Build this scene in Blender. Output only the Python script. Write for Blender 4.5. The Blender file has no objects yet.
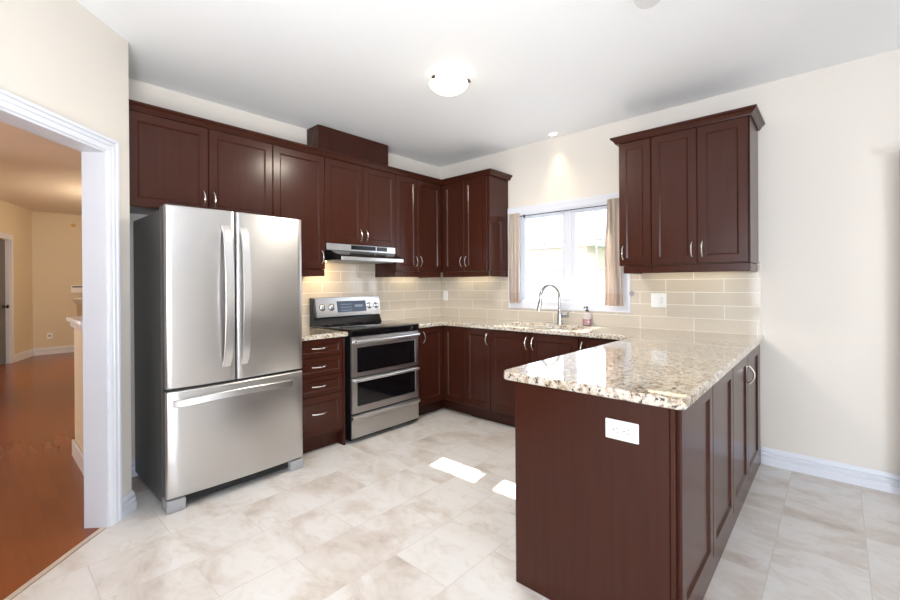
import bpy, bmesh, math, random
from mathutils import Vector, Matrix
random.seed(7)
S = bpy.context.scene
COL = S.collection

# ------------------------------------------------------------------ camera
yaw, pitch, roll = math.radians(42.1858), math.radians(-0.0997), math.radians(-0.3458)
fw = Vector((-math.sin(yaw)*math.cos(pitch), math.cos(yaw)*math.cos(pitch), math.sin(pitch)))
rt = Vector((math.cos(yaw), math.sin(yaw), 0.0))
up = rt.cross(fw)
r2 = rt*math.cos(roll) + up*math.sin(roll)
u2 = -rt*math.sin(roll) + up*math.cos(roll)
cam_d = bpy.data.cameras.new('camera')
cam = bpy.data.objects.new('camera', cam_d); COL.objects.link(cam)
cam.matrix_world = Matrix(((r2.x, u2.x, -fw.x, 3.5205), (r2.y, u2.y, -fw.y, -3.7191), (r2.z, u2.z, -fw.z, 1.28), (0, 0, 0, 1)))
cam_d.sensor_width = 36.0
cam_d.lens = 427.37/900*36
cam_d.shift_y = -(300-284.665)/900
cam_d.clip_start = 0.02
S.camera = cam

# ------------------------------------------------------------------ exposure
S.view_settings.view_transform = 'Standard'
S.view_settings.look = 'None'
S.view_settings.gamma = 1.0
S.view_settings.use_curve_mapping = False
S.view_settings.exposure = 0.07
S.cycles.max_bounces = 12
S.cycles.diffuse_bounces = 6
S.cycles.sample_clamp_indirect = 6.0
S.cycles.blur_glossy = 0.5

# ------------------------------------------------------------------ sky, sun, added fill lamps, window portals
W = bpy.data.worlds.new('sky'); S.world = W
W.use_nodes = True
bg = W.node_tree.nodes['Background']
bg.inputs['Color'].default_value = (0.87, 0.94, 1.06, 1)
bg.inputs['Strength'].default_value = 4.8

def lamp(name, kind, loc, energy, color=(1, 1, 1), direction=None, **kw):
    d = bpy.data.lights.new(name, kind); d.energy = energy; d.color = color
    for k, v in kw.items(): setattr(d, k, v)
    o = bpy.data.objects.new(name, d); COL.objects.link(o); o.location = loc
    if direction is not None:
        o.rotation_euler = Vector(direction).to_track_quat('-Z', 'Y').to_euler()
    return o

lamp('sun', 'SUN', (2, 10, 12), 24.0, (1.0, 0.96, 0.92), (0.142, -1.0, -1.135), angle=math.radians(0.5))
lamp('east_fill_area', 'AREA', (7.98, -4.5, 1.55), 130, (0.86, 0.94, 1.05), (-1, 0, 0), shape='RECTANGLE', size=1.8, size_y=1.3)  # fill lamp added at the unseen east opening, on top of the sky
lamp('south_fill_area', 'AREA', (3.2, -6.48, 1.5), 40, (0.86, 0.94, 1.05), (0, 1, 0), shape='RECTANGLE', size=1.8, size_y=1.4)  # added fill at the unseen south opening, boosts the skylight there
lamp('ceiling_fill_spot', 'SPOT', (3.3, -4.1, 1.05), 190, (1.0, 0.985, 0.96), (-2.2, 2.1, 1.9), spot_size=math.radians(100), spot_blend=1.0, shadow_soft_size=0.3)  # added spot behind the camera, bounced off the ceiling to even the brightness
lamp('hall_fill_area', 'AREA', (-4.6, -6.4, 1.4), 165, (1.0, 0.88, 0.76), (0, 1, 0), shape='RECTANGLE', size=2.4, size_y=1.7)  # area fill added for the hall; no window is built here
lamp('hall_fill_point', 'POINT', (-4.6, -2.0, 2.2), 68, (1.0, 0.84, 0.62), shadow_soft_size=0.15)  # unseen point fill added to brighten the far hall walls
for nm, lc, sx, sy in (('sink_window_portal', (1.607, 0.16, 1.54), 1.09, 0.88), ('patio_portal', (4.575, 0.16, 1.03), 0.75, 2.06), ('east_portal', (8.13, -4.5, 1.55), 1.8, 1.3), ('south_portal', (3.2, -6.63, 1.5), 1.8, 1.4)):
    lamp(nm, 'AREA', lc, 1.0, (1, 1, 1), (-1, 0, 0) if nm[0] == 'e' else (0, 1, 0) if nm[:3] == 'sou' else (0, -1, 0), shape='RECTANGLE', size=sx, size_y=sy).data.cycles.is_portal = True

# ------------------------------------------------------------------ materials
def mat(name, color, rough=0.5, metal=0.0, coat=0.0, spec=0.5):
    m = bpy.data.materials.new(name); m.use_nodes = True
    b = m.node_tree.nodes['Principled BSDF']
    b.inputs['Base Color'].default_value = (*color, 1)
    b.inputs['Roughness'].default_value = rough
    b.inputs['Metallic'].default_value = metal
    b.inputs['Coat Weight'].default_value = coat
    b.inputs['Specular IOR Level'].default_value = spec
    return m
def nd(m, t, **kw):
    n = m.node_tree.nodes.new(t)
    for k, v in kw.items():
        if k in n.inputs: n.inputs[k].default_value = v
        else: setattr(n, k, v)
    return n
def lk(m, a, b): m.node_tree.links.new(a, b)
def P(m): return m.node_tree.nodes['Principled BSDF']
def pos(m, scale=(1, 1, 1), rot=(0, 0, 0), loc=(0, 0, 0)):
    g = nd(m, 'ShaderNodeNewGeometry'); mp = nd(m, 'ShaderNodeMapping')
    mp.inputs['Scale'].default_value = scale; mp.inputs['Rotation'].default_value = rot; mp.inputs['Location'].default_value = loc
    lk(m, g.outputs['Position'], mp.inputs['Vector'])
    return mp.outputs['Vector']
def ramp(m, fac, stops):
    r = nd(m, 'ShaderNodeValToRGB'); e = r.color_ramp.elements
    while len(e) < len(stops): e.new(0.5)
    for i, (p, c) in enumerate(stops):
        e[i].position = p; e[i].color = (*c, 1)
    lk(m, fac, r.inputs['Fac']); return r.outputs['Color']
def mix(m, fac, a, b, mode='MIX'):
    n = nd(m, 'ShaderNodeMix', data_type='RGBA', blend_type=mode)
    for s, v in ((n.inputs[0], fac), (n.inputs[6], a), (n.inputs[7], b)):
        if hasattr(v, 'links'): lk(m, v, s)
        elif isinstance(v, tuple): s.default_value = (*v, 1)
        else: s.default_value = v
    return n.outputs[2]
def bump(m, height, strength=0.2, dist=0.002):
    b = nd(m, 'ShaderNodeBump'); b.inputs['Strength'].default_value = strength; b.inputs['Distance'].default_value = dist
    lk(m, height, b.inputs['Height']); lk(m, b.outputs['Normal'], P(m).inputs['Normal'])

M = {}
def paint(name, color, rough=0.6):
    m = mat(name, color, rough, spec=0.3)
    n = nd(m, 'ShaderNodeTexNoise'); n.inputs['Scale'].default_value = 220
    lk(m, pos(m), n.inputs['Vector']); bump(m, n.outputs['Fac'], 0.06, 0.001)
    M[name] = m; return m
paint('wall_paint', (0.735, 0.69, 0.63))
paint('ceiling_paint', (0.90, 0.92, 0.94), 0.75)
paint('hall_paint', (0.70, 0.61, 0.46))
paint('hall_ceiling_paint', (0.78, 0.70, 0.62))
M['trim'] = mat('trim_white', (0.71, 0.73, 0.79), 0.32)
M['plastic_white'] = mat('plastic_white', (0.88, 0.88, 0.87), 0.3)
M['detector_plastic'] = mat('detector_plastic', (0.72, 0.73, 0.74), 0.4)
M['slot'] = mat('slot_dark', (0.05, 0.05, 0.05), 0.5)
M['black'] = mat('black_enamel', (0.010, 0.010, 0.011), 0.22)
M['black_glass'] = mat('black_glass', (0.004, 0.004, 0.005), 0.06)
M['black_matte'] = mat('black_matte', (0.02, 0.02, 0.02), 0.6)
M['fridge_side'] = mat('fridge_side', (0.095, 0.095, 0.093), 0.40)
M['foot'] = mat('foot_grey', (0.32, 0.32, 0.33), 0.45)
M['chrome'] = mat('chrome', (0.52, 0.52, 0.53), 0.16, 1.0)
M['nickel'] = mat('brushed_nickel', (0.78, 0.75, 0.71), 0.22, 1.0)
M['bronze'] = mat('dark_bronze', (0.10, 0.07, 0.05), 0.35, 0.8)
M['iron'] = mat('dark_iron', (0.03, 0.027, 0.025), 0.4, 0.5)

def wood(name, base, dark, rough, axis='z'):
    m = mat(name, base, rough, coat=0.06, spec=0.22)
    P(m).inputs['Coat Roughness'].default_value = 0.15
    sc = (26, 26, 1.8) if axis == 'z' else (26, 1.8, 26) if axis == 'y' else (1.8, 26, 26)
    n = nd(m, 'ShaderNodeTexNoise'); n.inputs['Scale'].default_value = 1.6; n.inputs['Detail'].default_value = 6
    lk(m, pos(m, sc), n.inputs['Vector'])
    c = ramp(m, n.outputs['Fac'], [(0.32, dark), (0.68, base)])
    n2 = nd(m, 'ShaderNodeTexNoise'); n2.inputs['Scale'].default_value = 3.0
    lk(m, pos(m), n2.inputs['Vector'])
    c2 = mix(m, n2.outputs['Fac'], c, tuple(x*0.85 for x in base))
    lk(m, c2, P(m).inputs['Base Color'])
    M[name] = m; return m
wood('cabinet_wood', (0.054, 0.0150, 0.0085), (0.038, 0.0105, 0.0060), 0.24)

def steel():
    m = mat('stainless', (0.60, 0.59, 0.58), 0.30, 1.0)
    n = nd(m, 'ShaderNodeTexNoise'); n.inputs['Scale'].default_value = 1.0; n.inputs['Detail'].default_value = 3
    lk(m, pos(m, (300, 3, 300)), n.inputs['Vector'])
    r = nd(m, 'ShaderNodeMapRange'); r.inputs['To Min'].default_value = 0.29; r.inputs['To Max'].default_value = 0.33
    lk(m, n.outputs['Fac'], r.inputs['Value']); lk(m, r.outputs['Result'], P(m).inputs['Roughness'])
    P(m).inputs['Anisotropic'].default_value = 0.6; P(m).inputs['Anisotropic Rotation'].default_value = 0.25
    M['steel'] = m
steel()
M['steel_bright'] = mat('stainless_bright', (0.84, 0.84, 0.85), 0.30, 1.0)

def granite():
    m = mat('granite', (0.6, 0.55, 0.45), 0.06, spec=1.0)
    v = pos(m)
    n1 = nd(m, 'ShaderNodeTexNoise'); n1.inputs['Scale'].default_value = 46; n1.inputs['Detail'].default_value = 6; n1.inputs['Roughness'].default_value = 0.7
    n2 = nd(m, 'ShaderNodeTexNoise'); n2.inputs['Scale'].default_value = 62; n2.inputs['Detail'].default_value = 3
    n3 = nd(m, 'ShaderNodeTexNoise'); n3.inputs['Scale'].default_value = 13; n3.inputs['Detail'].default_value = 4
    vo = nd(m, 'ShaderNodeTexVoronoi'); vo.inputs['Scale'].default_value = 120
    for n in (n1, n2, n3, vo): lk(m, v, n.inputs['Vector'])
    base = ramp(m, n1.outputs['Fac'], [(0.36, (0.22, 0.13, 0.08)), (0.43, (0.48, 0.38, 0.28)), (0.51, (0.62, 0.58, 0.51)), (0.66, (0.75, 0.73, 0.69))])
    tint = ramp(m, n3.outputs['Fac'], [(0.38, (0.88, 0.82, 0.72)), (0.62, (1.0, 1.0, 1.0))])
    c = mix(m, 0.75, base, tint, 'MULTIPLY')
    dk = ramp(m, n2.outputs['Fac'], [(0.365, (1, 1, 1)), (0.425, (0, 0, 0))])
    c = mix(m, dk, c, (0.05, 0.035, 0.03))
    vr = ramp(m, vo.outputs['Color'], [(0.86, (0, 0, 0)), (0.90, (1, 1, 1))])
    c = mix(m, vr, c, (0.24, 0.20, 0.17))
    lk(m, c, P(m).inputs['Base Color']); M['granite'] = m
    P(m).inputs['Coat Weight'].default_value = 0.4; P(m).inputs['Coat Roughness'].default_value = 0.03
granite()

def tiles(name, axis):
    # 0.4 x 0.1 m glossy beige wall tile, running bond
    m = mat(name, (0.55, 0.47, 0.36), 0.12, spec=0.5)
    g = nd(m, 'ShaderNodeNewGeometry'); s = nd(m, 'ShaderNodeSeparateXYZ'); c = nd(m, 'ShaderNodeCombineXYZ')
    lk(m, g.outputs['Position'], s.inputs[0])
    a = nd(m, 'ShaderNodeMath', operation='ADD'); lk(m, s.outputs[axis], a.inputs[0]); a.inputs[1].default_value = 40.3 if axis == 0 else 40.0
    z = nd(m, 'ShaderNodeMath', operation='ADD'); lk(m, s.outputs[2], z.inputs[0]); z.inputs[1].default_value = 2.0-0.905
    lk(m, a.outputs[0], c.inputs[0]); lk(m, z.outputs[0], c.inputs[1])
    b = nd(m, 'ShaderNodeTexBrick'); b.offset = 0.5; b.offset_frequency = 2
    b.inputs['Scale'].default_value = 1.0; b.inputs['Brick Width'].default_value = 0.4; b.inputs['Row Height'].default_value = 0.1
    b.inputs['Mortar Size'].default_value = 0.0028; b.inputs['Mortar Smooth'].default_value = 0.15; b.inputs['Bias'].default_value = 0.0
    b.inputs['Color1'].default_value = (0.60, 0.54, 0.45, 1); b.inputs['Color2'].default_value = (0.56, 0.50, 0.415, 1)
    b.inputs['Mortar'].default_value = (0.80, 0.76, 0.68, 1)
    lk(m, c.outputs[0], b.inputs['Vector']); lk(m, b.outputs['Color'], P(m).inputs['Base Color'])
    r = nd(m, 'ShaderNodeMapRange'); r.inputs['To Min'].default_value = 0.07; r.inputs['To Max'].default_value = 0.7
    lk(m, b.outputs['Fac'], r.inputs['Value']); lk(m, r.outputs['Result'], P(m).inputs['Roughness'])
    inv = nd(m, 'ShaderNodeMath', operation='SUBTRACT'); inv.inputs[0].default_value = 1.0; lk(m, b.outputs['Fac'], inv.inputs[1])
    bump(m, inv.outputs[0], 0.4, 0.0015); M[name] = m
tiles('tile_along_x', 0); tiles('tile_along_y', 1)

def floor_tile():
    m = mat('floor_tile', (0.7, 0.65, 0.58), 0.28, spec=0.4)
    g = nd(m, 'ShaderNodeNewGeometry'); s = nd(m, 'ShaderNodeSeparateXYZ'); c = nd(m, 'ShaderNodeCombineXYZ')
    lk(m, g.outputs['Position'], s.inputs[0])
    a = nd(m, 'ShaderNodeMath', operation='ADD'); lk(m, s.outputs[1], a.inputs[0]); a.inputs[1].default_value = 1.41+0.66*20
    z = nd(m, 'ShaderNodeMath', operation='ADD'); lk(m, s.outputs[0], z.inputs[0]); z.inputs[1].default_value = -3.29+0.331*40
    lk(m, a.outputs[0], c.inputs[0]); lk(m, z.outputs[0], c.inputs[1])
    b = nd(m, 'ShaderNodeTexBrick'); b.offset = 0.5; b.offset_frequency = 2
    b.inputs['Scale'].default_value = 1.0; b.inputs['Brick Width'].default_value = 0.66; b.inputs['Row Height'].default_value = 0.331
    b.inputs['Mortar Size'].default_value = 0.0022; b.inputs['Mortar Smooth'].default_value = 0.1; b.inputs['Bias'].default_value = 0.0
    b.inputs['Color1'].default_value = (0, 0, 0, 1); b.inputs['Color2'].default_value = (1, 1, 1, 1); b.inputs['Mortar'].default_value = (0.5, 0.5, 0.5, 1)
    lk(m, c.outputs[0], b.inputs['Vector'])
    # the cloudy marbling jumps from tile to tile
    off = nd(m, 'ShaderNodeVectorMath', operation='SCALE'); lk(m, b.outputs['Color'], off.inputs[0]); off.inputs['Scale'].default_value = 9.0
    ad = nd(m, 'ShaderNodeVectorMath', operation='ADD'); lk(m, g.outputs['Position'], ad.inputs[0]); lk(m, off.outputs[0], ad.inputs[1])
    mp = nd(m, 'ShaderNodeMapping'); mp.inputs['Rotation'].default_value = (0, 0, 0.5); mp.inputs['Scale'].default_value = (1.0, 1.5, 1.0)
    lk(m, ad.outputs[0], mp.inputs['Vector'])
    n1 = nd(m, 'ShaderNodeTexNoise'); n1.inputs['Scale'].default_value = 2.0; n1.inputs['Detail'].default_value = 7; n1.inputs['Roughness'].default_value = 0.62; n1.inputs['Distortion'].default_value = 0.6
    n2 = nd(m, 'ShaderNodeTexNoise'); n2.inputs['Scale'].default_value = 9; n2.inputs['Detail'].default_value = 6; n2.inputs['Distortion'].default_value = 1.2
    lk(m, mp.outputs[0], n1.inputs['Vector']); lk(m, mp.outputs[0], n2.inputs['Vector'])
    c1 = ramp(m, n1.outputs['Fac'], [(0.28, (0.48, 0.405, 0.35)), (0.42, (0.63, 0.575, 0.525)), (0.53, (0.72, 0.695, 0.665)), (0.75, (0.75, 0.735, 0.715))])
    c2 = ramp(m, n2.outputs['Fac'], [(0.30, (0.80, 0.74, 0.68)), (0.5, (1, 1, 1)), (0.7, (1.0, 1.0, 1.0))])
    cc = mix(m, 0.45, c1, c2, 'MULTIPLY')
    cc = mix(m, b.outputs['Fac'], cc, (0.60, 0.55, 0.49))
    lk(m, cc, P(m).inputs['Base Color'])
    inv = nd(m, 'ShaderNodeMath', operation='SUBTRACT'); inv.inputs[0].default_value = 1.0; lk(m, b.outputs['Fac'], inv.inputs[1])
    bump(m, inv.outputs[0], 0.25, 0.001); M['floor_tile'] = m
floor_tile()

def hall_wood():
    m = mat('hall_hardwood', (0.3, 0.09, 0.03), 0.24, spec=0.5)
    v = pos(m)
    b = nd(m, 'ShaderNodeTexBrick'); b.offset = 0.37
    b.inputs['Scale'].default_value = 1.0; b.inputs['Brick Width'].default_value = 1.1; b.inputs['Row Height'].default_value = 0.085
    b.inputs['Mortar Size'].default_value = 0.0008; b.inputs['Bias'].default_value = 0
    b.inputs['Color1'].default_value = (0.25, 0.062, 0.015, 1); b.inputs['Color2'].default_value = (0.225, 0.054, 0.013, 1); b.inputs['Mortar'].default_value = (0.20, 0.049, 0.012, 1)
    lk(m, v, b.inputs['Vector'])
    n = nd(m, 'ShaderNodeTexNoise'); n.inputs['Scale'].default_value = 2.0; n.inputs['Detail'].default_value = 5
    lk(m, pos(m, (1.5, 14, 14)), n.inputs['Vector'])
    g = ramp(m, n.outputs['Fac'], [(0.3, (0.78, 0.72, 0.7)), (0.7, (1.1, 1.1, 1.1))])
    lk(m, mix(m, 0.35, b.outputs['Color'], g, 'MULTIPLY'), P(m).inputs['Base Color']); M['hall_wood'] = m
hall_wood()

def cloth(name, color, trans):
    m = mat(name, color, 0.9, spec=0.1)
    t = nd(m, 'ShaderNodeBsdfTranslucent'); t.inputs['Color'].default_value = (*color, 1)
    mx = nd(m, 'ShaderNodeMixShader'); mx.inputs[0].default_value = trans
    lk(m, P(m).outputs[0], mx.inputs[1]); lk(m, t.outputs[0], mx.inputs[2])
    lk(m, mx.outputs[0], m.node_tree.nodes['Material Output'].inputs['Surface'])
    w = nd(m, 'ShaderNodeTexNoise'); w.inputs['Scale'].default_value = 400; lk(m, pos(m), w.inputs['Vector']); bump(m, w.outputs['Fac'], 0.1, 0.001)
    M[name] = m
cloth('curtain_cloth', (0.68, 0.60, 0.53), 0.42)
cloth('curtain_hem', (0.62, 0.51, 0.43), 0.38)
cloth('drape_cloth', (0.50, 0.45, 0.40), 0.15)

def thin_glass():
    m = bpy.data.materials.new('window_glass'); m.use_nodes = True
    nt = m.node_tree; nt.nodes.remove(nt.nodes['Principled BSDF'])
    t = nd(m, 'ShaderNodeBsdfTransparent'); t.inputs['Color'].default_value = (0.95, 0.97, 0.97, 1)
    g = nd(m, 'ShaderNodeBsdfGlossy'); g.inputs['Roughness'].default_value = 0.02
    mx = nd(m, 'ShaderNodeMixShader'); mx.inputs[0].default_value = 0.06
    lk(m, t.outputs[0], mx.inputs[1]); lk(m, g.outputs[0], mx.inputs[2]); lk(m, mx.outputs[0], nt.nodes['Material Output'].inputs['Surface'])
    M['glass'] = m
thin_glass()
def clear(name, color, alpha):
    m = bpy.data.materials.new(name); m.use_nodes = True
    nt = m.node_tree; b = P(m)
    b.inputs['Base Color'].default_value = (*color, 1); b.inputs['Roughness'].default_value = 0.05
    t = nd(m, 'ShaderNodeBsdfTransparent'); t.inputs['Color'].default_value = (1, 1, 1, 1)
    mx = nd(m, 'ShaderNodeMixShader'); mx.inputs[0].default_value = alpha
    lk(m, t.outputs[0], mx.inputs[1]); lk(m, b.outputs[0], mx.inputs[2]); lk(m, mx.outputs[0], nt.nodes['Material Output'].inputs['Surface'])
    M[name] = m
clear('bottle_plastic', (0.8, 0.75, 0.75), 0.25)
clear('pink_soap', (0.36, 0.05, 0.085), 0.9)
def emit(name, color, strength):
    m = mat(name, color, 0.4)
    P(m).inputs['Emission Color'].default_value = (*color, 1); P(m).inputs['Emission Strength'].default_value = strength
    M[name] = m
emit('lamp_glass', (1.0, 0.90, 0.74), 1.2)
emit('downlight_lens', (1.0, 0.86, 0.62), 5.0)
emit('hood_lens', (1.0, 0.75, 0.42), 5.0)
emit('clock_screen', (0.05, 0.07, 0.11), 0.25)
M['display_glyph'] = mat('display_glyph', (0.20, 0.24, 0.30), 0.3)
P(M['display_glyph']).inputs['Emission Color'].default_value = (0.6, 0.75, 1.0, 1); P(M['display_glyph']).inputs['Emission Strength'].default_value = 0.06

def brick_wall():
    m = mat('outside_brick', (0.4, 0.2, 0.15), 0.8)
    g = nd(m, 'ShaderNodeNewGeometry'); s = nd(m, 'ShaderNodeSeparateXYZ'); c = nd(m, 'ShaderNodeCombineXYZ')
    lk(m, g.outputs['Position'], s.inputs[0]); lk(m, s.outputs[0], c.inputs[0]); lk(m, s.outputs[2], c.inputs[1])
    b = nd(m, 'ShaderNodeTexBrick'); b.inputs['Scale'].default_value = 1; b.inputs['Brick Width'].default_value = 0.22; b.inputs['Row Height'].default_value = 0.075; b.inputs['Mortar Size'].default_value = 0.006
    b.inputs['Color1'].default_value = (0.62, 0.50, 0.47, 1); b.inputs['Color2'].default_value = (0.58, 0.45, 0.42, 1); b.inputs['Mortar'].default_value = (0.6, 0.57, 0.52, 1)
    lk(m, c.outputs[0], b.inputs['Vector']); lk(m, b.outputs['Color'], P(m).inputs['Base Color']); M['brick'] = m
brick_wall()
M['roof'] = mat('roof_shingle', (0.5, 0.5, 0.52), 0.9)
M['lawn'] = mat('lawn_green', (0.17, 0.22, 0.11), 0.9)
M['bounce_slab_mat'] = mat('bounce_slab_grey', (0.36, 0.36, 0.37), 0.85)
M['fence'] = mat('fence_wood', (0.56, 0.52, 0.48), 0.8)
M['far_glass'] = mat('far_glass', (0.42, 0.47, 0.52), 0.2)
M['leaf'] = mat('leaf_green', (0.13, 0.26, 0.08), 0.6)
M['bark'] = mat('bark', (0.14, 0.10, 0.07), 0.9)
M['door_grey'] = mat('door_grey', (0.12, 0.12, 0.125), 0.5)
M['strip'] = mat('threshold_metal', (0.66, 0.58, 0.48), 0.35, 0.3)
M['brass'] = mat('brass', (0.55, 0.36, 0.14), 0.35, 0.6)

# ------------------------------------------------------------------ mesh helpers
class MB:
    def __init__(s): s.bm = bmesh.new()
    def box(s, x0, x1, y0, y1, z0, z1, bev=0.0, seg=1):
        r = bmesh.ops.create_cube(s.bm, size=1.0); vs = r['verts']
        for v in vs: v.co = Vector(((x0+x1)/2+v.co.x*(x1-x0), (y0+y1)/2+v.co.y*(y1-y0), (z0+z1)/2+v.co.z*(z1-z0)))
        if bev > 0:
            es = list({e for v in vs for e in v.link_edges})
            bmesh.ops.bevel(s.bm, geom=es, offset=bev, segments=seg, affect='EDGES', profile=0.5)
        return s
    def obox(s, O, U, V, N, u0, u1, v0, v1, n0, n1, bev=0.0):
        r = bmesh.ops.create_cube(s.bm, size=1.0); vs = r['verts']
        for v in vs:
            a = (u0+u1)/2+v.co.x*(u1-u0); b = (v0+v1)/2+v.co.y*(v1-v0); c = (n0+n1)/2+v.co.z*(n1-n0)
            v.co = O + U*a + V*b + N*c
        fs = list({f for v in vs for f in v.link_faces}); bmesh.ops.recalc_face_normals(s.bm, faces=fs)
        if bev > 0:
            es = list({e for v in vs for e in v.link_edges})
            bmesh.ops.bevel(s.bm, geom=es, offset=bev, segments=1, affect='EDGES')
        return s
    def rings(s, rings, closed=True, caps=True):
        vr = [[s.bm.verts.new(p) for p in r] for r in rings]; n = len(vr[0]); fs = []
        for a, b in zip(vr[:-1], vr[1:]):
            for i in range(n if closed else n-1):
                j = (i+1) % n
                try: fs.append(s.bm.faces.new((a[i], a[j], b[j], b[i])))
                except ValueError: pass
        if caps:
            for r in (vr[0], vr[-1]):
                try: fs.append(s.bm.faces.new(r))
                except ValueError: pass
        bmesh.ops.recalc_face_normals(s.bm, faces=fs)
        return s
    def tube(s, pts, r, seg=10, flat=None):
        pts = [Vector(p) for p in pts]; out = []; prev = None
        for i, p in enumerate(pts):
            t = (pts[min(i+1, len(pts)-1)]-pts[max(i-1, 0)]).normalized()
            if prev is None:
                a = Vector((0, 0, 1)) if abs(t.z) < 0.9 else Vector((1, 0, 0)); n = t.cross(a).normalized()
            else: n = (prev - t*prev.dot(t)).normalized()
            prev = n; b = t.cross(n); rr = r[i] if isinstance(r, (list, tuple)) else r
            out.append([p+(n*math.cos(2*math.pi*k/seg)+b*math.sin(2*math.pi*k/seg))*rr for k in range(seg)])
        return s.rings(out)
    def strap(s, pts, w, t, side):
        # flat bar along pts, wide along `side`, thickness t across
        pts = [Vector(p) for p in pts]; side = Vector(side).normalized(); out = []
        for i, p in enumerate(pts):
            tg = (pts[min(i+1, len(pts)-1)]-pts[max(i-1, 0)]).normalized(); n = tg.cross(side).normalized()
            b = t*0.18
            out.append([p+side*(w/2-b)+n*t/2, p+side*w/2+n*(t/2-b), p+side*w/2-n*(t/2-b), p+side*(w/2-b)-n*t/2,
                        p-side*(w/2-b)-n*t/2, p-side*w/2-n*(t/2-b), p-side*w/2+n*(t/2-b), p-side*(w/2-b)+n*t/2])
        return s.rings(out)
    def lathe(s, c, prof, seg=32, axis=(0, 0, 1)):
        c = Vector(c); A = Vector(axis).normalized(); a = Vector((1, 0, 0)) if abs(A.x) < 0.9 else Vector((0, 1, 0))
        u = A.cross(a).normalized(); v = A.cross(u)
        return s.rings([[c+A*h+(u*math.cos(2*math.pi*k/seg)+v*math.sin(2*math.pi*k/seg))*max(r, 0.0004) for k in range(seg)] for r, h in prof])
    def sweep(s, path, prof, up=True):
        # horizontal path (x, y); profile (out to the left of travel, z), mitred corners
        pts = [Vector((p[0], p[1])) for p in path]; out = []
        for i, p in enumerate(pts):
            d0 = (pts[i]-pts[i-1]).normalized() if i > 0 else None
            d1 = (pts[i+1]-pts[i]).normalized() if i < len(pts)-1 else None
            if d0 is None: d0 = d1
            if d1 is None: d1 = d0
            n0 = Vector((-d0.y, d0.x)); n1 = Vector((-d1.y, d1.x)); m = (n0+n1); m = m/ max(m.dot(n0), 1e-6)
            out.append([Vector((p.x+m.x*o, p.y+m.y*o, z)) for o, z in prof])
        return s.rings(out)
    def prism(s, poly, z0, z1):
        return s.rings([[Vector((x, y, z0)) for x, y in poly], [Vector((x, y, z1)) for x, y in poly]])
    def extr(s, pts, vec):
        v = Vector(vec); return s.rings([[Vector(p) for p in pts], [Vector(p)+v for p in pts]])
    def shaker(s, O, U, V, N, w, h, stile=0.053, th=0.02, rec=0.008):
        def R(i, n): return [O+U*i+V*i+N*n, O+U*(w-i)+V*i+N*n, O+U*(w-i)+V*(h-i)+N*n, O+U*i+V*(h-i)+N*n]
        st = min(stile, w*0.28, h*0.3)
        return s.rings([R(0, 0), R(0, th-0.003), R(0.003, th), R(st, th), R(st+0.004, th-0.003), R(st+0.010, th-rec)])

def world_loc(o):
    v = Vector((0, 0, 0))
    while o is not None: v += o.location; o = o.parent
    return v
def obj(name, mb, m, parent=None, smooth=35, **props):
    me = bpy.data.meshes.new(name)
    bm = mb.bm if isinstance(mb, MB) else mb
    base = world_loc(parent) if parent is not None else Vector((0, 0, 0))
    if parent is None and not props.get('kind') == 'structure':
        xs = [v.co for v in bm.verts]
        base = Vector(((min(c.x for c in xs)+max(c.x for c in xs))/2, (min(c.y for c in xs)+max(c.y for c in xs))/2, min(c.z for c in xs)))
    bmesh.ops.translate(bm, verts=bm.verts, vec=-base)
    bm.to_mesh(me); bm.free()
    me.materials.append(M[m])
    for p in me.polygons: p.use_smooth = True
    me.set_sharp_from_angle(angle=math.radians(smooth))
    o = bpy.data.objects.new(name, me); COL.objects.link(o)
    if parent is not None: o.parent = parent
    else: o.location = base
    for k, v in props.items(): o[k] = v
    return o
def thing(name, label, cat, loc, group=None):
    o = bpy.data.objects.new(name, None); COL.objects.link(o); o.location = loc; o.empty_display_size = 0.1
    o['label'] = label; o['category'] = cat
    if group: o['group'] = group
    return o
def struct(name, mb, m, parent=None, **kw):
    if parent is None: kw['kind'] = 'structure'
    return obj(name, mb, m, parent, **kw)
def sroot(name, loc):
    o = bpy.data.objects.new(name, None); COL.objects.link(o); o.location = loc; o['kind'] = 'structure'; return o
X, Y, Z = Vector((1, 0, 0)), Vector((0, 1, 0)), Vector((0, 0, 1))

# ------------------------------------------------------------------ room shell
CEIL = 2.675
DC = -2.62                      # diagonal wall, kitchen face: x + y = DC
AY = -3.135                     # side wall of the fridge alcove
def diag(x, off=0.0): return (x, DC+off-x)
kp = [(0, 0), (8.0, 0), (8.0, -6.5), (2.0, -6.5), (2.0, DC-2.0), (DC-AY, AY), (0, AY)]
struct('floor', MB().prism(kp, -0.08, 0.0), 'floor_tile')
hp = [(2.0, -6.5), (2.0, DC-2.0), (DC-AY, AY), (-0.12, AY), (-0.12, -1.0), (-8.2, -1.0), (-8.2, -6.5)]
struct('floor_hall', MB().prism(hp, -0.08, 0.0), 'hall_wood')
struct('ceiling', MB().prism(kp, CEIL, CEIL+0.1), 'ceiling_paint')
struct('ceiling_hall', MB().prism(hp, CEIL, CEIL+0.1), 'hall_ceiling_paint')

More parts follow.
